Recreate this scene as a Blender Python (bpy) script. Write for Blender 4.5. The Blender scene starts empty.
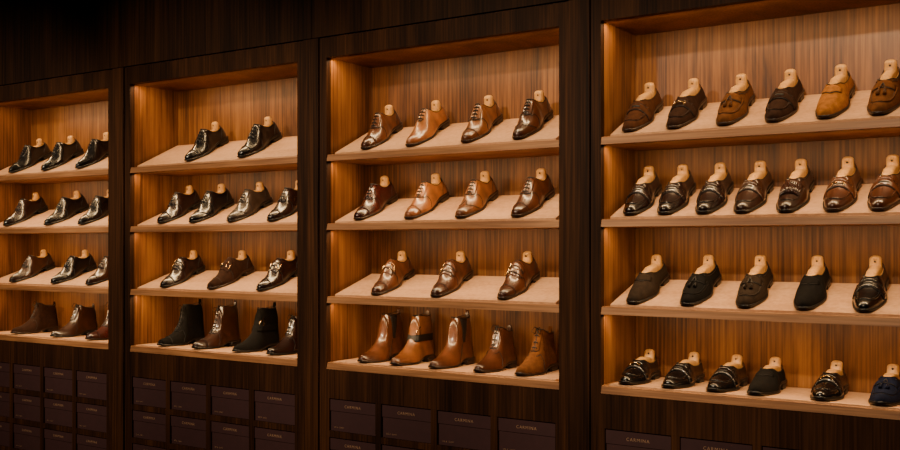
import bpy, bmesh, math, random
from mathutils import Vector, Matrix
random.seed(4)

# ------------------------------------------------------------ materials
def lin(c):
    c=c/255.0
    return c/12.92 if c<=0.04045 else ((c+0.055)/1.055)**2.4
def rgb(r,g,b): return (lin(r),lin(g),lin(b),1.0)

def base_mat(name):
    m=bpy.data.materials.new(name); m.use_nodes=True
    nt=m.node_tree; b=nt.nodes['Principled BSDF']
    return m,nt,b

def wood(name,c1,c2,c3,scale=(16,16,1.1),fine=(120,120,3),rough=0.45,bump=0.05,spec=0.4):
    m,nt,b=base_mat(name)
    tc=nt.nodes.new('ShaderNodeTexCoord')
    mp=nt.nodes.new('ShaderNodeMapping'); mp.inputs['Scale'].default_value=scale
    nt.links.new(tc.outputs['Object'],mp.inputs['Vector'])
    n1=nt.nodes.new('ShaderNodeTexNoise'); n1.inputs['Scale'].default_value=1.0
    n1.inputs['Detail'].default_value=5; n1.inputs['Roughness'].default_value=0.6
    n1.inputs['Distortion'].default_value=0.6
    nt.links.new(mp.outputs[0],n1.inputs['Vector'])
    mp2=nt.nodes.new('ShaderNodeMapping'); mp2.inputs['Scale'].default_value=fine
    nt.links.new(tc.outputs['Object'],mp2.inputs['Vector'])
    n2=nt.nodes.new('ShaderNodeTexNoise'); n2.inputs['Scale'].default_value=1.0; n2.inputs['Detail'].default_value=3
    nt.links.new(mp2.outputs[0],n2.inputs['Vector'])
    mx=nt.nodes.new('ShaderNodeMath'); mx.operation='MULTIPLY_ADD'
    mx.inputs[1].default_value=0.45
    nt.links.new(n2.outputs['Fac'],mx.inputs[0])
    sc=nt.nodes.new('ShaderNodeMath'); sc.operation='MULTIPLY'; sc.inputs[1].default_value=0.6
    nt.links.new(n1.outputs['Fac'],sc.inputs[0]); nt.links.new(sc.outputs[0],mx.inputs[2])
    cr=nt.nodes.new('ShaderNodeValToRGB')
    e=cr.color_ramp.elements
    e[0].position=0.40; e[0].color=c1
    e[1].position=0.66; e[1].color=c3
    k=e.new(0.52); k.color=c2
    nt.links.new(mx.outputs[0],cr.inputs[0]); nt.links.new(cr.outputs[0],b.inputs['Base Color'])
    b.inputs['Roughness'].default_value=rough
    b.inputs['Specular IOR Level'].default_value=spec
    bp=nt.nodes.new('ShaderNodeBump'); bp.inputs['Strength'].default_value=bump; bp.inputs['Distance'].default_value=0.01
    nt.links.new(mx.outputs[0],bp.inputs['Height']); nt.links.new(bp.outputs[0],b.inputs['Normal'])
    return m

M_dark=wood('dark_walnut',rgb(28,14,6),rgb(50,28,13),rgb(76,45,23),scale=(9,9,.6),fine=(110,110,2),rough=0.6,spec=.12)
M_frieze=wood('dark_walnut_frieze',rgb(24,12,5),rgb(44,25,12),rgb(64,38,19),scale=(7,7,0.5),fine=(90,90,1.6),rough=0.6,spec=.12)
M_niche=wood('teak_veneer',rgb(64,34,13),rgb(108,65,28),rgb(146,96,46),scale=(5,5,0.9),fine=(110,110,2.4),rough=0.42,bump=0.06)
M_shelf=wood('shelf_wood',rgb(116,74,42),rgb(144,98,58),rgb(168,118,74),scale=(1.5,16,16),fine=(4,140,140),rough=0.5)
M_board=wood('board_leather',rgb(186,142,104),rgb(200,156,118),rgb(210,167,129),scale=(3,9,9),fine=(60,60,60),rough=0.55,bump=0.02)
M_floor=wood('floor_oak',rgb(40,24,14),rgb(56,34,20),rgb(72,46,28),scale=(1,10,10),fine=(3,80,80))
M_plaster=wood('plaster_dark',rgb(38,30,25),rgb(42,33,27),rgb(46,36,30),scale=(3,3,3),fine=(40,40,40),rough=0.9)

def leather(name,col,rough=0.28,suede=False,coat=0.5,burnish=0.4):
    m,nt,b=base_mat(name)
    tc=nt.nodes.new('ShaderNodeTexCoord')
    n=nt.nodes.new('ShaderNodeTexNoise'); n.inputs['Scale'].default_value=22 if not suede else 60
    n.inputs['Detail'].default_value=4
    nt.links.new(tc.outputs['Object'],n.inputs['Vector'])
    cr=nt.nodes.new('ShaderNodeValToRGB'); e=cr.color_ramp.elements
    lo=0.55 if not suede else 0.7
    e[0].position=0.3; e[0].color=(col[0]*lo,col[1]*lo,col[2]*lo,1)
    e[1].position=0.7; e[1].color=(min(1,col[0]*1.2),min(1,col[1]*1.2),min(1,col[2]*1.2),1)
    nt.links.new(n.outputs['Fac'],cr.inputs[0])
    if suede: nt.links.new(cr.outputs[0],b.inputs['Base Color'])
    else:
        # hand-burnished toe and heel: darker dye toward both ends of the last
        sp=nt.nodes.new('ShaderNodeSeparateXYZ'); nt.links.new(tc.outputs['Object'],sp.inputs[0])
        r=nt.nodes.new('ShaderNodeValToRGB'); mr=nt.nodes.new('ShaderNodeMapRange')
        mr.inputs['From Min'].default_value=-.15; mr.inputs['From Max'].default_value=.15
        nt.links.new(sp.outputs['Y'],mr.inputs['Value']); nt.links.new(mr.outputs[0],r.inputs[0])
        q=r.color_ramp.elements; d=burnish
        q[0].position=.06; q[0].color=(d,d*.85,d*.8,1); q[1].position=1; q[1].color=(d+.1,d,d,1)
        k=r.color_ramp.elements.new(.34); k.color=(1,1,1,1); k=r.color_ramp.elements.new(.70); k.color=(1,1,1,1)
        mm=nt.nodes.new('ShaderNodeMixRGB'); mm.blend_type='MULTIPLY'; mm.inputs[0].default_value=1
        nt.links.new(cr.outputs[0],mm.inputs[1]); nt.links.new(r.outputs[0],mm.inputs[2])
        nt.links.new(mm.outputs[0],b.inputs['Base Color'])
    n2=nt.nodes.new('ShaderNodeTexNoise'); n2.inputs['Scale'].default_value=500 if suede else 260
    nt.links.new(tc.outputs['Object'],n2.inputs['Vector'])
    bp=nt.nodes.new('ShaderNodeBump'); bp.inputs['Strength'].default_value=0.35 if suede else 0.03
    bp.inputs['Distance'].default_value=0.002
    nt.links.new(n2.outputs['Fac'],bp.inputs['Height']); nt.links.new(bp.outputs[0],b.inputs['Normal'])
    if suede:
        b.inputs['Roughness'].default_value=0.9; b.inputs['Specular IOR Level'].default_value=0.12
    else:
        b.inputs['Roughness'].default_value=rough; b.inputs['Coat Weight'].default_value=coat
        b.inputs['Coat Roughness'].default_value=0.09
    return m
def plain(name,col,rough=0.5,metal=0.0):
    m,nt,b=base_mat(name)
    n=nt.nodes.new('ShaderNodeTexNoise'); n.inputs['Scale'].default_value=30
    cr=nt.nodes.new('ShaderNodeValToRGB'); e=cr.color_ramp.elements
    e[0].color=(col[0]*.8,col[1]*.8,col[2]*.8,1); e[1].color=(min(1,col[0]*1.15),min(1,col[1]*1.15),min(1,col[2]*1.15),1)
    tc=nt.nodes.new('ShaderNodeTexCoord'); nt.links.new(tc.outputs['Object'],n.inputs['Vector'])
    nt.links.new(n.outputs['Fac'],cr.inputs[0]); nt.links.new(cr.outputs[0],b.inputs['Base Color'])
    b.inputs['Roughness'].default_value=rough; b.inputs['Metallic'].default_value=metal
    return m

L={
 'black':leather('leather_black',rgb(13,11,13),0.26),
 'blackbrown':leather('leather_black_brown',rgb(32,17,15),0.26),
 'darkbrown':leather('leather_dark_brown',rgb(52,28,18),0.28),
 'greybrown':leather('leather_grey_brown',rgb(52,41,35),0.3),
 'burgundy':leather('leather_burgundy',rgb(64,25,20),0.26),
 'brown':leather('leather_brown',rgb(82,45,26),0.28),
 'midtan':leather('leather_mid_tan',rgb(124,75,37),0.3,burnish=.45),
 'tan':leather('leather_tan',rgb(160,100,52),0.3,burnish=.55),
 'cognac':leather('leather_cognac',rgb(96,54,28),0.28),
 'navy':leather('suede_navy',rgb(16,22,44),suede=True),
 's_brown':leather('suede_brown',rgb(72,42,24),suede=True),
 's_dark':leather('suede_dark_brown',rgb(48,29,20),suede=True),
 's_tan':leather('suede_tan',rgb(146,93,40),suede=True),
 's_snuff':leather('suede_snuff',rgb(96,58,28),suede=True),
 's_black':leather('suede_black',rgb(19,17,16),suede=True),
 's_olive':leather('suede_olive_brown',rgb(44,34,26),suede=True),
}
M_sole_b=plain('sole_black',rgb(14,11,10),0.4)
M_sole_br=plain('sole_brown',rgb(40,24,15),0.4)
M_seam=plain('seam_dark',rgb(14,8,6),0.6)
M_lace=plain('lace_dark',rgb(24,15,11),0.7)
M_tree=wood('shoe_tree_beech',rgb(172,126,72),rgb(192,146,88),rgb(206,161,102),scale=(30,30,8),fine=(150,150,20),rough=0.4,bump=0.02)
M_lining=plain('lining',rgb(110,72,44),0.7)
M_metal=plain('buckle_metal',rgb(200,170,120),0.25,1.0)
M_elastic=plain('elastic',rgb(28,18,14),0.8)
M_box=plain('box_paper_aubergine',rgb(56,27,30),0.7)
M_label=plain('label_print',rgb(158,122,94),0.5)
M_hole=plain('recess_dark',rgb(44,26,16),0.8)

# ------------------------------------------------------------ mesh helpers
def new_obj(name,bm,mats,smooth=False):
    me=bpy.data.meshes.new(name); bm.to_mesh(me); bm.free()
    for m in mats: me.materials.append(m)
    if smooth:
        for p in me.polygons: p.use_smooth=True
    o=bpy.data.objects.new(name,me); bpy.context.scene.collection.objects.link(o)
    return o
def box(bm,x0,x1,y0,y1,z0,z1,mi=0):
    v=[bm.verts.new(p) for p in ((x0,y0,z0),(x1,y0,z0),(x1,y1,z0),(x0,y1,z0),(x0,y0,z1),(x1,y0,z1),(x1,y1,z1),(x0,y1,z1))]
    for f in ((0,3,2,1),(4,5,6,7),(0,1,5,4),(1,2,6,5),(2,3,7,6),(3,0,4,7)):
        fc=bm.faces.new([v[i] for i in f]); fc.material_index=mi
def prism_x(bm,poly,x0,x1,mi=0):
    a=[bm.verts.new((x0,y,z)) for y,z in poly]; b=[bm.verts.new((x1,y,z)) for y,z in poly]
    n=len(poly)
    bm.faces.new(a).material_index=mi; bm.faces.new(b[::-1]).material_index=mi
    for i in range(n):
        bm.faces.new((a[i],b[i],b[(i+1)%n],a[(i+1)%n])).material_index=mi

# ------------------------------------------------------------ room
RX0,RX1,RY0,RY1,RZ=-6.0,1.6,-5.2,0.36,3.4
def simple(name,args,mat):
    bm=bmesh.new(); box(bm,*args); return new_obj(name,bm,[mat])
simple('floor',(RX0-.1,RX1+.1,RY0-.1,RY1+.1,-.1,0),M_floor)
simple('ceiling',(RX0-.1,RX1+.1,RY0-.1,RY1+.1,RZ,RZ+.1),M_plaster)
simple('wall_left',(RX0-.1,RX0,RY0,RY1+.1,0,RZ),M_dark)
simple('wall_right',(RX1,RX1+.1,RY0,RY1+.1,0,RZ),M_dark)
simple('wall_front',(RX0-.1,RX1+.1,RY0-.1,RY0,0,RZ),M_dark)

BAYS=[(-5.773,-4.575),(-4.395,-3.197),(-3.017,-1.819),(-1.639,-0.441)]
ZT,ZB=2.464,1.027        # niche opening
ZH=2.557                 # top of frame
DEPTH=0.335
SHELF=[2.017,1.700,1.363,1.059]
RISE=[0.132,0.112,0.090]
G=0.004
bm=bmesh.new()
box(bm,RX0,RX1,DEPTH+.012,RY1,0,RZ)
edges=[RX0]+[x for b in BAYS for x in (b[0]-.09,)][1:]+[BAYS[-1][1]+.09,RX1]
for i in range(len(edges)-1):
    box(bm,edges[i]+G/2,edges[i+1]-G/2,0.0,0.03,ZH+.006,RZ,1)
box(bm,RX0,RX1,0.012,0.03,ZH-.01,ZH+.02)
def pil(xa,xb):
    box(bm,xa,xb,-0.008,0.03,0.10,ZH)
for i,(a,b) in enumerate(BAYS):
    box(bm,a-.045+G,a,0.0,0.03,ZB-.10,ZH-.004); box(bm,b,b+.045-G,0.0,0.03,ZB-.10,ZH-.004)
    box(bm,a,b,0.0,0.03,ZT,ZH-.004)
    box(bm,a,b,0.0,0.03,ZB-.10,ZB)
    z0=0.893; pitch=.178; h=.148
    box(bm,a-.045+G,b+.045-G,0.0,0.03,z0+.003,ZB-.10)
    for r in range(5):
        zt=z0+.003-r*pitch
        if r<4: box(bm,a-.045+G,b+.045-G,0.0,0.30,zt-pitch,zt-h-.002)
    box(bm,a-.045+G,b+.045-G,0.0,0.03,0.10,z0-.178*4+.003)
    for c in range(5):
        xc=a+ c*(b-a)/4
        box(bm,(xc-.016) if c else a-.045+G,(xc+.016) if c<4 else b+.045-G,0.0005,0.30,0.17,z0+.003)
for xa,xb in [(RX0,BAYS[0][0]-.045)]+[(BAYS[i][1]+.045,BAYS[i+1][0]-.045) for i in range(3)]+[(BAYS[3][1]+.045,BAYS[3][1]+.135)]:
    pil(xa,xb)
    box(bm,xa-.006,xb+.006,0.012,0.03,0.10,ZH)
box(bm,BAYS[3][1]+.135+G,RX1,0.0,0.03,0.10,ZH)
for a,b in BAYS:
    box(bm,a-.02,b+.02,DEPTH,DEPTH+.012,ZB-.02,ZT+.02,2)
    box(bm,a-.012,a,0.0305,DEPTH,ZB-.02,ZT+.012,2); box(bm,b,b+.012,0.0305,DEPTH,ZB-.02,ZT+.012,2)
    box(bm,a,b,0.0305,DEPTH,ZT,ZT+.012,2)
new_obj('wall_back',bm,[M_dark,M_frieze,M_niche])
simple('baseboard_back',(RX0,RX1,-0.015,0.03,0,0.10),M_dark)

for a,b in BAYS:
    for r,T in enumerate(SHELF):
        bm=bmesh.new()
        prism_x(bm,[(0.0,T-.030),(0.006,T-.002),(0.010,T),(DEPTH,T),(DEPTH,T-.030)],a+.0005,b-.0005,0)
        if r<3:
            prism_x(bm,[(0.028,T),(0.026,T+.008),(0.302,T+.008+RISE[r]),(0.302,T)],a+.028,b-.028,1)
        else:
            prism_x(bm,[(0.018,T),(0.018,T+.005),(0.325,T+.005),(0.325,T)],a+.028,b-.028,1)
        bmesh.ops.recalc_face_normals(bm,faces=bm.faces)
        new_obj('display_shelf',bm,[M_shelf,M_board])

def text_mesh(s,size):
    cu=bpy.data.curves.new('t','FONT'); cu.body=s; cu.size=size; cu.align_x='CENTER'; cu.extrude=0.0003; cu.space_character=1.25
    cu.resolution_u=2
    o=bpy.data.objects.new('t',cu); bpy.context.scene.collection.objects.link(o)
    dg=bpy.context.evaluated_depsgraph_get(); me=bpy.data.meshes.new_from_object(o.evaluated_get(dg))
    bpy.data.objects.remove(o); return me
TM=text_mesh('CARMINA',0.018)
TM2=text_mesh('UK 8  26431',0.009)
def add_mesh(bm,me,mat,mi):
    n0=len(bm.faces); nv=len(bm.verts)
    bm.from_mesh(me); bm.verts.ensure_lookup_table(); bm.faces.ensure_lookup_table()
    for v in bm.verts[nv:]: v.co=mat@v.co
    for f in bm.faces[n0:]: f.material_index=mi
for a,b in BAYS:
    bm=bmesh.new()
    for r in range(4):
        for c in range(4):
            xa=a+c*(b-a)/4+.019; xb=a+(c+1)*(b-a)/4-.019
            zt=0.893-r*.178; zb=zt-.1455
            box(bm,xa+.002,xb-.002,0.008,0.27,zb,zt-.055,0)
            box(bm,xa,xb,0.005,0.272,zt-.054,zt-.002,0)
            R=Matrix.Translation(((xa+xb)/2,0.0046,zt-.036))@Matrix.Rotation(math.pi/2,4,'X')
            add_mesh(bm,TM,R,1)
            R=Matrix.Translation((xa+.05,0.0074,zb+.014))@Matrix.Rotation(math.pi/2,4,'X')
            add_mesh(bm,TM2,R,1)
    new_obj('shoe_box_stack',bm,[M_box,M_label])

# ------------------------------------------------------------ shoes
def spline(tab):
    xs=[t[0] for t in tab]; ys=[t[1] for t in tab]; n=len(xs)
    d=[(ys[i+1]-ys[i])/(xs[i+1]-xs[i]) for i in range(n-1)]
    m=[d[0]]+[0 if d[i-1]*d[i]<=0 else 2*d[i-1]*d[i]/(d[i-1]+d[i]) for i in range(1,n-1)]+[d[-1]]
    def f(x):
        if x<=xs[0]: return ys[0]
        if x>=xs[-1]: return ys[-1]
        i=0
        while x>xs[i+1]: i+=1
        h=xs[i+1]-xs[i]; t=(x-xs[i])/h
        return ((2*t**3-3*t*t+1)*ys[i]+(t**3-2*t*t+t)*h*m[i]+(-2*t**3+3*t*t)*ys[i+1]+(t**3-t*t)*h*m[i+1])
    return f
LEN=0.285
Wf=spline([(0,0),(.006,.008),(.02,.014),(.06,.0225),(.12,.030),(.2,.0378),(.3,.0448),(.38,.047),(.5,.042),(.62,.035),(.75,.033),(.88,.0335),(.94,.029),(.975,.021),(.992,.012),(1,0)])
Z0=spline([(0,.017),(.08,.012),(.2,.0095),(.35,.009),(.45,.012),(.58,.021),(.72,.029),(1,.030)])
LOWH=[(0,.020),(.006,.025),(.02,.031),(.06,.0365),(.12,.041),(.2,.046)]
TAIL=lambda h,s0=.955:[(s0,h),(.975,h-.003),(.99,h-.016),(1,.032)]
KIND={
 'lace':dict(h=LOWH+[(.3,.056),(.4,.074),(.48,.090),(.56,.102),(.62,.092),(.7,.078),(.78,.073),(.88,.076)]+TAIL(.082),o=(.565,.962,.023)),
 'loafer':dict(h=LOWH+[(.3,.054),(.37,.064),(.42,.072),(.46,.075),(.54,.068),(.64,.062),(.76,.061),(.88,.067)]+TAIL(.074),o=(.435,.962,.027)),
 'boot':dict(h=LOWH+[(.3,.056),(.38,.067),(.44,.081),(.48,.098),(.515,.124),(.54,.145),(.58,.154),(.75,.150),(.86,.152),(.93,.156),(.950,.150),(.966,.110),(.984,.07),(1,.032)],o=(.555,.935,.026)),
 'chukka':dict(h=LOWH+[(.3,.056),(.38,.067),(.44,.080),(.50,.104),(.54,.126),(.57,.132),(.66,.124),(.75,.119),(.86,.119),(.935,.121),(.954,.114),(.970,.085),(.987,.055),(1,.032)],o=(.575,.94,.025)),
}
class Last:
    def __init__(s,kind):
        k=KIND[kind]; s.hf=spline(k['h']); a,b,g=k['o']; s.o=k['o']
        s.gf=spline([(a,0),(a+.012,g*.45),(a+.04,g*.75),(a+.10,g*.95),((a+b)/2,g),(b-.08,g*.92),(b-.03,g*.65),(b-.01,g*.35),(b,0)])
        s.tall=kind in('boot','chukka')
    def g(s,t): return s.gf(t) if s.o[0]<t<s.o[1] else 0.0
    def raw(s,t,q):
        t=min(max(t,0),1)
        side=1 if q>=0 else -1; v=1-abs(q)
        g=s.g(t); w=Wf(t); g=min(g,w*.9); z0=Z0(t); h=s.hf(t)
        am=math.radians(90-36*min(1,g/.018)); a=v*am
        x=g+(w-g)*(math.cos(a)-math.cos(am))/(1-math.cos(am))
        z=z0+(h-z0)*math.sin(a)/math.sin(am)
        if s.tall:
            k=max(0,min(1,(z-.05)/.07)); x*= (1-.16*math.sin(k*math.pi))
        cx=-.004*math.cos(min(1,t/.5)*math.pi/2)
        return Vector((side*x+cx,-LEN/2+t*LEN,z))
    def p(s,t,q,off=0.0):
        P=s.raw(t,q)
        if off==0: return P
        e=.004
        t0,t1=max(0,t-e),min(1,t+e)
        q0,q1=q-.02,q+.02
        if q0<-1:q0=-1
        if q1>1:q1=1
        if s.g(t)>0:
            if q>=0 and q0<0: q0=0
            if q<0 and q1>0: q1=-.0001
        du=s.raw(t1,q)-s.raw(t0,q); dv=s.raw(t,q1)-s.raw(t,q0)
        n=dv.cross(du)
        if n.length<1e-12: n=Vector((0,0,1))
        n.normalize()
        ref=P-Vector((0,P.y,.02))
        if n.dot(ref)<0: n=-n
        return P+n*off

def tube(bm,pts,r,mi,n=6,closed=False):
    rings=[]; N=len(pts)
    for i,P in enumerate(pts):
        if closed: d=pts[(i+1)%N]-pts[(i-1)%N]
        else: d=pts[min(i+1,N-1)]-pts[max(i-1,0)]
        if d.length<1e-9: d=Vector((0,1,0))
        d.normalize(); up=Vector((0,0,1)) if abs(d.z)<.9 else Vector((1,0,0))
        a=d.cross(up).normalized(); b=a.cross(d)
        rr=r[i] if isinstance(r,list) else r
        rings.append([bm.verts.new(P+a*math.cos(6.2832*k/n)*rr+b*math.sin(6.2832*k/n)*rr) for k in range(n)])
    M=N if closed else N-1
    for i in range(M):
        A,B=rings[i],rings[(i+1)%N]
        for k in range(n):
            bm.faces.new((A[k],A[(k+1)%n],B[(k+1)%n],B[k])).material_index=mi
    if not closed:
        bm.faces.new(rings[0][::-1]).material_index=mi; bm.faces.new(rings[-1]).material_index=mi
def grid_faces(bm,rows,mi):
    for i in range(len(rows)-1):
        for j in range(len(rows[i])-1):
            try: bm.faces.new((rows[i][j],rows[i][j+1],rows[i+1][j+1],rows[i+1][j])).material_index=mi
            except ValueError: pass
def lerp(a,b,t): return a+(b-a)*t
def patch(bm,Lt,sfun,q0,q1,ns,nq,mi,off=.0016):
    rows=[]
    for i in range(-1,ns+2):
        ii=min(max(i,0),ns); row=[]
        for j in range(-1,nq+2):
            jj=min(max(j,0),nq); q=lerp(q0,q1,jj/nq)
            sa,sb=sfun(q); s=lerp(sa,sb,ii/ns)
            edge=(i!=ii or j!=jj)
            row.append(bm.verts.new(Lt.p(s,q,-.0008 if edge else off)))
        rows.append(row)
    grid_faces(bm,rows,mi)
def path(bm,Lt,pts,r=.0009,mi=2,off=.0006,sub=6):
    out=[]
    for i in range(len(pts)-1):
        for k in range(sub):
            t=k/sub; out.append(Lt.p(lerp(pts[i][0],pts[i+1][0],t),lerp(pts[i][1],pts[i+1][1],t),off))
    out.append(Lt.p(pts[-1][0],pts[-1][1],off))
    tube(bm,out,r,mi,5)

# material slots: 0 upper 1 sole 2 seam 3 lace 4 tree 5 lining 6 metal 7 elastic 8 recess
def build_shoe(style):
    kind={'oxford':'lace','brogue':'lace','monk':'lace','double_monk':'lace','wholecut':'lace','derby':'lace',
          'penny':'loafer','tassel':'loafer','plain_loafer':'loafer','strap_loafer':'loafer','fringe':'loafer',
          'chelsea':'boot','laceboot':'boot','jodhpur':'boot','sideboot':'boot','chukka':'chukka'}[style]
    Lt=Last(kind); bm=bmesh.new()
    def ls(a,b,n): return [lerp(a,b,i/n) for i in range(n)]
    S=[0,.002,.006,.012,.02,.032,.048]+ls(.065,.44,17)+ls(.44,.64,22)+ls(.64,.92,10)+ls(.92,.998,16)+[.998,1]
    S=sorted(set(round(x,4) for x in S+[Lt.o[0],Lt.o[1],Lt.o[0]+.004]))
    K=12
    for side in (1,-1):
        rows=[]
        for t in S:
            rows.append([bm.verts.new(Lt.raw(t,side*max(1e-7,1-k/K))) for k in range(K+1)])
        if side<0: rows=rows[::-1]
        grid_faces(bm,rows,0)
    bmesh.ops.remove_doubles(bm,verts=bm.verts,dist=.00008)
    OS=[t for t in S if Lt.o[0]<t<Lt.o[1]]
    dep=.010 if not Lt.tall else .030
    rows=[];lin_=[]
    NF=8
    tree=not Lt.tall
    for t in OS:
        g=min(Lt.g(t),Wf(t)*.9); h=Lt.hf(t); y=-LEN/2+t*LEN; cx=-.004*math.cos(min(1,t/.5)*math.pi/2)
        if Lt.tall: g=abs(Lt.raw(t,1e-7).x-cx)
        row=[];
        for j in range(NF+1):
            u=-1+2*j/NF
            z=h-dep+(.006*(1-u*u) if tree else 0)
            row.append(bm.verts.new((cx+u*(g-.0012 if g>.002 else g*.5),y,z)))
        rows.append(row)
        lin_.append([bm.verts.new((cx-g,y,h)),bm.verts.new((cx-g+min(.0015,g*.5),y,h+.0008)),bm.verts.new((cx-g+min(.0022,g*.6),y,h-dep-.001)),
                     bm.verts.new((cx+g,y,h)),bm.verts.new((cx+g-min(.0015,g*.5),y,h+.0008)),bm.verts.new((cx+g-min(.0022,g*.6),y,h-dep-.001))])
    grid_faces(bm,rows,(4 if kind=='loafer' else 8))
    grid_faces(bm,[[a[0],a[1],a[2]] for a in lin_],5); grid_faces(bm,[[a[5],a[4],a[3]] for a in lin_],5)
    rim=[Lt.raw(t,1e-7)+Vector((0,0,.0006)) for t in OS]+[Lt.raw(t,-1e-7)+Vector((0,0,.0006)) for t in OS[::-1]]
    tube(bm,rim,.0013,2,5,closed=True)
    # sole
    ringp=None
    for t in S[1:-1]:
        w=Wf(t)+.0034; z=Z0(t); y=(-LEN/2+t*LEN)*1.022; cx=-.004*math.cos(min(1,t/.5)*math.pi/2)
        if .48<t<.68: w-=.003*math.sin((t-.48)/.2*math.pi)
        ring=[bm.verts.new((cx-w,y,z-.0075)),bm.verts.new((cx-w,y,z-.0005)),bm.verts.new((cx-w+.004,y,z+.0016)),bm.verts.new((cx+w-.004,y,z+.0016)),bm.verts.new((cx+w,y,z-.0005)),bm.verts.new((cx+w,y,z-.0075))]
        if ringp:
            for k in range(6): bm.faces.new((ringp[k],ringp[(k+1)%6],ring[(k+1)%6],ring[k])).material_index=1
        else: bm.faces.new(ring[::-1]).material_index=1
        ringp=ring
    bm.faces.new(ringp).material_index=1
    ringp=None
    HS=[.735]+[t for t in S if .74<t<1]
    for t in HS:
        w=Wf(t)+.0026; z=Z0(t)-.0073; y=(-LEN/2+t*LEN)*1.018
        ring=[bm.verts.new((-w*.95,y,0)),bm.verts.new((-w,y,z)),bm.verts.new((w,y,z)),bm.verts.new((w*.95,y,0))]
        if ringp:
            for k in range(4): bm.faces.new((ringp[k],ringp[(k+1)%4],ring[(k+1)%4],ring[k])).material_index=1
        else: bm.faces.new(ring[::-1]).material_index=1
        ringp=ring
    bm.faces.new(ringp).material_index=1
    # shoe tree
    def loft(cy,spec,mi,n=16):
        R=[]
        for (z,dy,a,b) in spec:
            ring=[]
            for k in range(n):
                c,s_=math.cos(6.2832*k/n),math.sin(6.2832*k/n)
                c=math.copysign(abs(c)**.7,c); s_=math.copysign(abs(s_)**.7,s_)
                ring.append(bm.verts.new((a*c,cy+dy+b*s_,z)))
            R.append(ring)
        for i in range(len(R)-1):
            for k in range(n): bm.faces.new((R[i][k],R[i][(k+1)%n],R[i+1][(k+1)%n],R[i+1][k])).material_index=mi
        bm.faces.new(R[-1]).material_index=mi; bm.faces.new(R[0][::-1]).material_index=mi
    if tree:
        hz=Lt.hf(.88)
        cy=-LEN/2+.85*LEN
        loft(cy,[(hz-.018,0,.019,.020),(hz-.004,0,.0195,.020),(hz+.005,.001,.0195,.018),(hz+.012,.003,.0195,.0145),(hz+.020,.005,.0195,.013),(hz+.026,.006,.0185,.012),(hz+.030,.006,.015,.010),(hz+.032,.006,.010,.007),(hz+.033,.006,.004,.003)],4)
        tube(bm,[Vector((0,cy-.0090,hz+.020)),Vector((0,cy-.0065,hz+.020))],.0032,8,12)
        fs=Lt.o[0]+.03; y0=-LEN/2+fs*LEN; z1=Lt.hf(fs)
        y1=cy-.006
        rows=[]
        NB=10
        for i in range(NB+1):
            u=i/NB; y=lerp(y0,y1,u); s=(y+LEN/2)/LEN
            hw=min(max(.003,Lt.g(s)-.003),.0175 if kind=='loafer' else .014)
            if kind=='loafer': zt=lerp(z1+.001,hz+.008,u**1.3)+.006*math.sin(u*math.pi)**2*(1 if u<.5 else 0.6)
            else: zt=lerp(z1-.006,hz+.002,u)
            zb=zt-.022
            row=[]
            for (xx,zz) in ((-1,zb),(-1,zt-.006),(-.85,zt-.002),(-.45,zt),(.0,zt+.0008),(.45,zt),(.85,zt-.002),(1,zt-.006),(1,zb)):
                row.append(bm.verts.new((xx*hw,y,zz)))
            rows.append(row)
        grid_faces(bm,rows,4); bm.faces.new(rows[0]).material_index=4; bm.faces.new(rows[-1][::-1]).material_index=4
    # ---- styles
    C=lambda a,b:(lambda q:(a,b))
    def laces(s0,s1,n,qw=.18,off=.0042):
        for i in range(n):
            s=lerp(s0,s1,i/(n-1))
            pts=[Lt.p(s,lerp(-qw,qw,k/6),off if 0<k<6 else .0005) for k in range(7)]
            tube(bm,pts,.0021,3,6)
    def facings(s0,s1,qa=.035,qb=.32):
        for sg in (1,-1):
            patch(bm,Lt,lambda q:(s0+ .05*max(0,(abs(q)-qb*.6)/qb),s1),sg*qa,sg*qb,10,5,0,.0024)
        path(bm,Lt,[(s0-.01,0),(s1,0)],.0030,2,.0004,12)
        path(bm,Lt,[(s0+.02,-qb),(s0-.012,-qb*.4),(s0-.012,qb*.4),(s0+.02,qb)],.0012,2,.0016)
        for sg in (1,-1): path(bm,Lt,[(s0+.02,sg*qb),(s1-.02,sg*qb)],.0010,2,.0012)
    def cap(s=.19):
        patch(bm,Lt,lambda q:(.03,s-.012*abs(q)),-.97,.97,8,22,0,.0011)
        path(bm,Lt,[(s-.012*abs(q),q) for q in [x/10 for x in range(-9,10)]],.0014,2,.0012,2)
    def heelseam():
        for sg in (1,-1):
            path(bm,Lt,[(.80,sg*.95),(.82,sg*.6),(.88,sg*.3),(.94,sg*.1)],.0010)
            path(bm,Lt,[(.40,sg*.95),(.44,sg*.7),(.42,sg*.45),(.36,sg*.33)],.0012)
    def apron():
        pts=[(.435,.58),(.38,.55),(.32,.55),(.25,.56),(.19,.53),(.145,.42),(.12,.25),(.112,0)]
        pts=pts+[(s,-q) for s,q in pts[-2::-1]]
        path(bm,Lt,pts,.0026,0,.0012,5); 
        path(bm,Lt,[(s-.010,q*1.08) for s,q in pts],.0010,2,.0006,5)
        path(bm,Lt,[(s+.010,q*.92) for s,q in pts],.0008,2,.0004,5)
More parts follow.
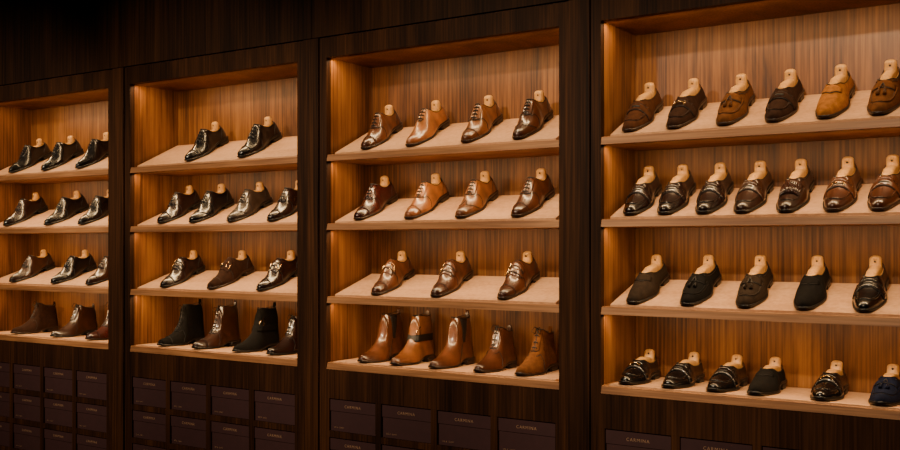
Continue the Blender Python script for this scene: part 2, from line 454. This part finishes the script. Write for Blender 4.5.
    if style in('oxford','derby'):
        cap(); facings(.355,.565); laces(.375,.545,5); heelseam()
    elif style=='brogue':
        patch(bm,Lt,lambda q:(.03,.17+.10*math.exp(-(q/.12)**2)+.16*abs(q)**1.5),-.97,.97,8,30,0,.0011)
        path(bm,Lt,[(.17+.10*math.exp(-(q/.12)**2)+.16*abs(q)**1.5,q) for q in [x/14 for x in range(-13,14)]],.0015,2,.0012,2)
        facings(.37,.565); laces(.39,.545,5); heelseam()
        for s,q in [(.09,0),(.115,.1),(.115,-.1),(.14,0),(.12,.2),(.12,-.2),(.15,.13),(.15,-.13)]:
            tube(bm,[Lt.p(s,q,.0008),Lt.p(s,q,.0015)],.0016,2,6)
    elif style=='wholecut':
        facings(.40,.565,.035,.2); laces(.42,.545,4)
    elif style in('monk','double_monk'):
        cap(.2)
        straps=[(.425,.485)] if style=='monk' else [(.40,.445),(.475,.52)]
        patch(bm,Lt,lambda q:(.36,.56),-.45,.45,10,12,0,.0014)
        for a,b in straps:
            patch(bm,Lt,lambda q:(a+.05*max(0,-q),b+.05*max(0,-q)),-.9,.55,4,22,0,.0042)
            path(bm,Lt,[(a,.55),(b,.55)],.0008)
            path(bm,Lt,[(a-.002,.55),(a-.002,0),(a+.04,-.85)],.0015,2,.003,8)
            path(bm,Lt,[(b+.002,.55),(b+.002,0),(b+.04,-.85)],.0015,2,.003,8)
            ring=[Lt.p(a-.008,-.22,.006),Lt.p(a-.008,-.42,.006),Lt.p(b+.012,-.42,.006),Lt.p(b+.012,-.22,.006)]
            tube(bm,ring,.0019,6,6,closed=True)
            ring=[Lt.p(a-.008,.22,.006),Lt.p(a-.008,.42,.006),Lt.p(b+.008,.42,.006),Lt.p(b+.008,.22,.006)]
            if style=='monk': tube(bm,ring,.0019,6,6,closed=True)
        heelseam()
    elif style in('penny','strap_loafer'):
        apron()
        patch(bm,Lt,C(.325,.395),-.93,.93,4,26,0,.0036)
        path(bm,Lt,[(.322,-.93),(.322,0),(.322,.93)],.0014,2,.0022,10)
        path(bm,Lt,[(.398,-.93),(.398,0),(.398,.93)],.0014,2,.0022,10)
        if style=='penny': patch(bm,Lt,lambda q:(.350,.372),-.2,.2,2,6,2,.0042)
        else:
            tube(bm,[Lt.p(.36,-.2,.006),Lt.p(.36,0,.009),Lt.p(.36,.2,.006)],.002,6,6)
            for q in (-.22,.22): tube(bm,[Lt.p(.335,q,.005),Lt.p(.36,q*1.15,.006),Lt.p(.385,q,.005),Lt.p(.36,q*.85,.006)],.0014,6,6,closed=True)
        patch(bm,Lt,lambda q:(.40,.434),-.4,.4,3,8,0,.003)
    elif style in('tassel','fringe'):
        apron()
        patch(bm,Lt,lambda q:(.37-.02*math.cos(q*3),.434),-.5,.5,4,12,0,.0028)
        path(bm,Lt,[(.368-.02*math.cos(q*3),q) for q in [x/10 for x in range(-5,6)]],.0014,2,.002,2)
        if style=='fringe':
            for i in range(11):
                q=lerp(-.42,.42,i/10)
                tube(bm,[Lt.p(.39,q,.004),Lt.p(.32,q*1.02,.0045),Lt.p(.24,q*1.05,.003)],[.0022,.003,.0034],0,6)
        path(bm,Lt,[(.39,0),(.36,.06),(.33,.10)],.0018,2,.005); path(bm,Lt,[(.39,0),(.36,-.06),(.33,-.10)],.0018,2,.005)
        for sg in (1,-1):
            tube(bm,[Lt.p(.335,sg*.09,.006),Lt.p(.32,sg*.11,.0065),Lt.p(.305,sg*.115,.006),Lt.p(.245,sg*.15,.004)],[.0018,.0036,.0034,.0060],0,8)
            for k in (-1,0,1):
                path(bm,Lt,[(.30,sg*.12+k*.02),(.247,sg*.15+k*.045)],.0009,2,.0088,3)
            path(bm,Lt,[(.46,sg*.14),(.6,sg*.16),(.72,sg*.16),(.86,sg*.15)],.0014,2,.001,6)
    elif style=='plain_loafer':
        patch(bm,Lt,lambda q:(.33+.12*abs(q),.434),-.45,.45,4,12,0,.002)
        path(bm,Lt,[(.33+.12*abs(q),q) for q in [x/10 for x in range(-4,5)]],.0012,2,.0014,2)
    elif style=='chelsea':
        for sg in (1,-1):
            patch(bm,Lt,lambda q:(.60+.10*abs(q),.76-.06*abs(q)),sg*.02,sg*.62,5,8,7,.0012)
            path(bm,Lt,[(.60,sg*.02),(.665,sg*.62),(.72,sg*.62),(.76,sg*.02)],.0011)
            path(bm,Lt,[(.665,sg*.62),(.56,sg*.85),(.5,sg*.98)],.0011)
    elif style in('laceboot','chukka'):
        s1=.548 if style=='laceboot' else .565
        if style=='laceboot': cap(.2); facings(.37,s1,.03,.26); laces(.385,s1-.008,8,.16)
        else: facings(.43,s1,.03,.3); laces(.45,s1-.01,4,.16)
        for sg in (1,-1): path(bm,Lt,[(.40,sg*.95),(.46,sg*.72),(.45,sg*.45),(.38,sg*.28)],.0012)
        top=Lt.p(s1-.01,0,.006)
        for sg in (1,-1):
            tube(bm,[top,top+Vector((sg*.012,-.008,.004)),top+Vector((sg*.02,-.014,-.008)),top+Vector((sg*.010,-.010,-.014)),top+Vector((0,-.003,-.002))],.0013,3,5)
    elif style in('jodhpur','sideboot'):
        for sg in (1,-1):
            rows=[]
            for i in range(23):
                s=lerp(.455,.93,i/22)
                row=[]
                for jz,zz in enumerate((.078,.078,.084,.092,.098,.098)):
                    lo,hi=0.0001,1.0
                    for _ in range(18):
                        mid=(lo+hi)/2
                        if Lt.raw(s,mid).z>zz: lo=mid
                        else: hi=mid
                    P=Lt.raw(s,sg*lo); off=.0034 if 0<jz<5 else -.001
                    row.append(bm.verts.new(P+Vector((sg*off,-.001,0))))
                rows.append(row)
            grid_faces(bm,rows,2 if style=='jodhpur' else 0)
        tube(bm,[Lt.raw(.5,.35)+Vector((.004,-.003,.01)),Lt.raw(.5,.35)+Vector((.004,-.003,-.012)),Lt.raw(.56,.45)+Vector((.005,0,-.012)),Lt.raw(.56,.45)+Vector((.005,0,.01))],.0016,6,6,closed=True)
    if Lt.tall:
        y=-LEN/2+.935*LEN; z=Lt.hf(.93)
        rows=[]
        for i in range(9):
            a=math.pi*i/8
            c=Vector((0,y+.004*math.cos(a),z-.004+.018*math.sin(a)))
            rows.append([bm.verts.new(c+Vector((-.007,0,0))),bm.verts.new(c+Vector((.007,0,0)))])
        grid_faces(bm,rows,0)
    bmesh.ops.recalc_face_normals(bm,faces=bm.faces)
    k2=.50 if Lt.tall else .22
    for v in bm.verts:
        z=v.co.z; v.co=Vector((v.co.x*1.07,v.co.y*1.06,z*1.04+max(0,z-.045)*k2))
    me=bpy.data.meshes.new(style); bm.to_mesh(me); bm.free()
    for p in me.polygons: p.use_smooth=True
    return me
CACHE={}
NAMES={'oxford':'oxford_shoe','derby':'oxford_shoe','brogue':'brogue_shoe','wholecut':'wholecut_shoe','monk':'monk_strap_shoe','double_monk':'double_monk_strap_shoe',
 'penny':'penny_loafer','tassel':'tassel_loafer','plain_loafer':'slip_on_loafer','strap_loafer':'buckle_loafer','fringe':'fringed_loafer','chelsea':'chelsea_boot',
 'laceboot':'lace_up_boot','jodhpur':'strap_boot','sideboot':'strap_boot','chukka':'chukka_boot'}
def shoe(style,col,x,row,yaw=0.0):
    if style not in CACHE: CACHE[style]=build_shoe(style)
    me=CACHE[style].copy(); me.name=NAMES[style]
    darkc=col in('black','blackbrown','s_black','navy','darkbrown','greybrown','s_olive')
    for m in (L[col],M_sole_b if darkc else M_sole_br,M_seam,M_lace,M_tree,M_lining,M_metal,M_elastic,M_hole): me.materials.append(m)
    o=bpy.data.objects.new(NAMES[style],me); bpy.context.scene.collection.objects.link(o)
    T=SHELF[row]
    if row<3:
        tilt=math.atan2(RISE[row],.276)
        y=.164; z=T+.008+(y-.026)*math.tan(tilt)+.0003
        o.matrix_world=Matrix.Translation((x,y,z))@Matrix.Rotation(tilt,4,'X')@Matrix.Rotation(yaw,4,'Z')
    else:
        o.matrix_world=Matrix.Translation((x,.164,T+.0053))@Matrix.Rotation(yaw,4,'Z')
    return o
J=lambda:random.uniform(-.04,.04)
ROWS=[
 (0,[('penny','s_brown',-1.533),('strap_loafer','s_dark',-1.354),('tassel','s_snuff',-1.165),('penny','s_dark',-.986),('plain_loafer','s_tan',-.810),('tassel','s_snuff',-.642)]),
 (1,[('penny','blackbrown',-1.533),('penny','blackbrown',-1.394),('penny','blackbrown',-1.245),('penny','darkbrown',-1.098),('fringe','darkbrown',-.947),('strap_loafer','brown',-.786),('penny','brown',-.639)]),
 (2,[('plain_loafer','s_olive',-1.512),('tassel','s_black',-1.299),('tassel','s_olive',-1.094),('plain_loafer','s_black',-.888),('penny','black',-.691)]),
 (3,[('strap_loafer','black',-1.549),('penny','black',-1.370),('penny','black',-1.199),('plain_loafer','s_black',-1.051),('strap_loafer','black',-.830),('tassel','navy',-.639)]),
 (0,[('oxford','cognac',-2.818),('wholecut','tan',-2.559),('oxford','midtan',-2.274),('brogue','brown',-2.023)]),
 (1,[('oxford','burgundy',-2.853),('oxford','tan',-2.565),('brogue','midtan',-2.300),('oxford','brown',-2.023)]),
 (2,[('monk','cognac',-2.755),('double_monk','brown',-2.430),('double_monk','brown',-2.091)]),
 (3,[('chelsea','cognac',-2.824),('jodhpur','midtan',-2.647),('chelsea','cognac',-2.435),('chukka','brown',-2.209),('chukka','s_snuff',-2.009)]),
 (0,[('oxford','black',-3.976),('oxford','black',-3.593)]),
 (1,[('oxford','blackbrown',-4.184),('brogue','black',-3.939),('brogue','greybrown',-3.663),('oxford','blackbrown',-3.390)]),
 (2,[('double_monk','blackbrown',-4.161),('monk','s_dark',-3.799),('monk','blackbrown',-3.456)]),
 (3,[('laceboot','s_black',-4.176),('laceboot','darkbrown',-3.909),('sideboot','s_black',-3.621),('chukka','blackbrown',-3.390)]),
 (0,[('oxford','black',-5.515),('oxford','black',-5.200),('wholecut','black',-4.874)]),
 (1,[('oxford','blackbrown',-5.566),('brogue','black',-5.161),('oxford','black',-4.850)]),
 (2,[('oxford','darkbrown',-5.500),('brogue','black',-5.095),('oxford','darkbrown',-4.780)]),
 (3,[('chukka','s_dark',-5.480),('chukka','darkbrown',-5.095),('laceboot','burgundy',-4.780)]),
]
for row,items in ROWS:
    for st,c,x in items: shoe(st,c,x,row,J())

# ------------------------------------------------------------ lights
def area(name,loc,sx,sy,rot,energy,col):
    l=bpy.data.lights.new(name,'AREA'); l.shape='RECTANGLE'; l.size=sx; l.size_y=sy; l.energy=energy; l.color=col
    o=bpy.data.objects.new(name,l); o.location=loc; o.rotation_euler=rot; bpy.context.scene.collection.objects.link(o); return o
WARM=(1.0,.64,.31)
for a,b in BAYS:
    tops=[ZT]+[s-.030 for s in SHELF[:3]]
    for r,zt in enumerate(tops):
        e=5.2 if r==0 else 4.0
        area('led_strip',((a+b)/2,.034,zt-.004),(b-a)-.03,.014,(math.radians(14),0,0),e,WARM)
for x in (-5.6,-4.0,-2.5,-.9):
    l=bpy.data.lights.new('ceiling_spot','SPOT'); l.energy=300; l.color=(1,.77,.52); l.spot_size=math.radians(54); l.spot_blend=.9; l.shadow_soft_size=.06
    o=bpy.data.objects.new('ceiling_spot',l); o.location=(x,-3.0,3.33)
    d=Vector((x,0.1,1.5))-o.location
    o.rotation_euler=d.to_track_quat('-Z','Y').to_euler(); bpy.context.scene.collection.objects.link(o)

w=bpy.data.worlds.new('World'); bpy.context.scene.world=w; w.use_nodes=True
w.node_tree.nodes['Background'].inputs[0].default_value=(1,.7,.45,1); w.node_tree.nodes['Background'].inputs[1].default_value=.02

# ------------------------------------------------------------ camera
cam=bpy.data.cameras.new('camera'); co=bpy.data.objects.new('camera',cam); bpy.context.scene.collection.objects.link(co)
cam.sensor_width=36; cam.lens=40.0
co.location=(0,-3.53,1.6); co.rotation_euler=(math.radians(90),0,math.radians(33.48))
cam.shift_y=20/900.0
bpy.context.scene.camera=co
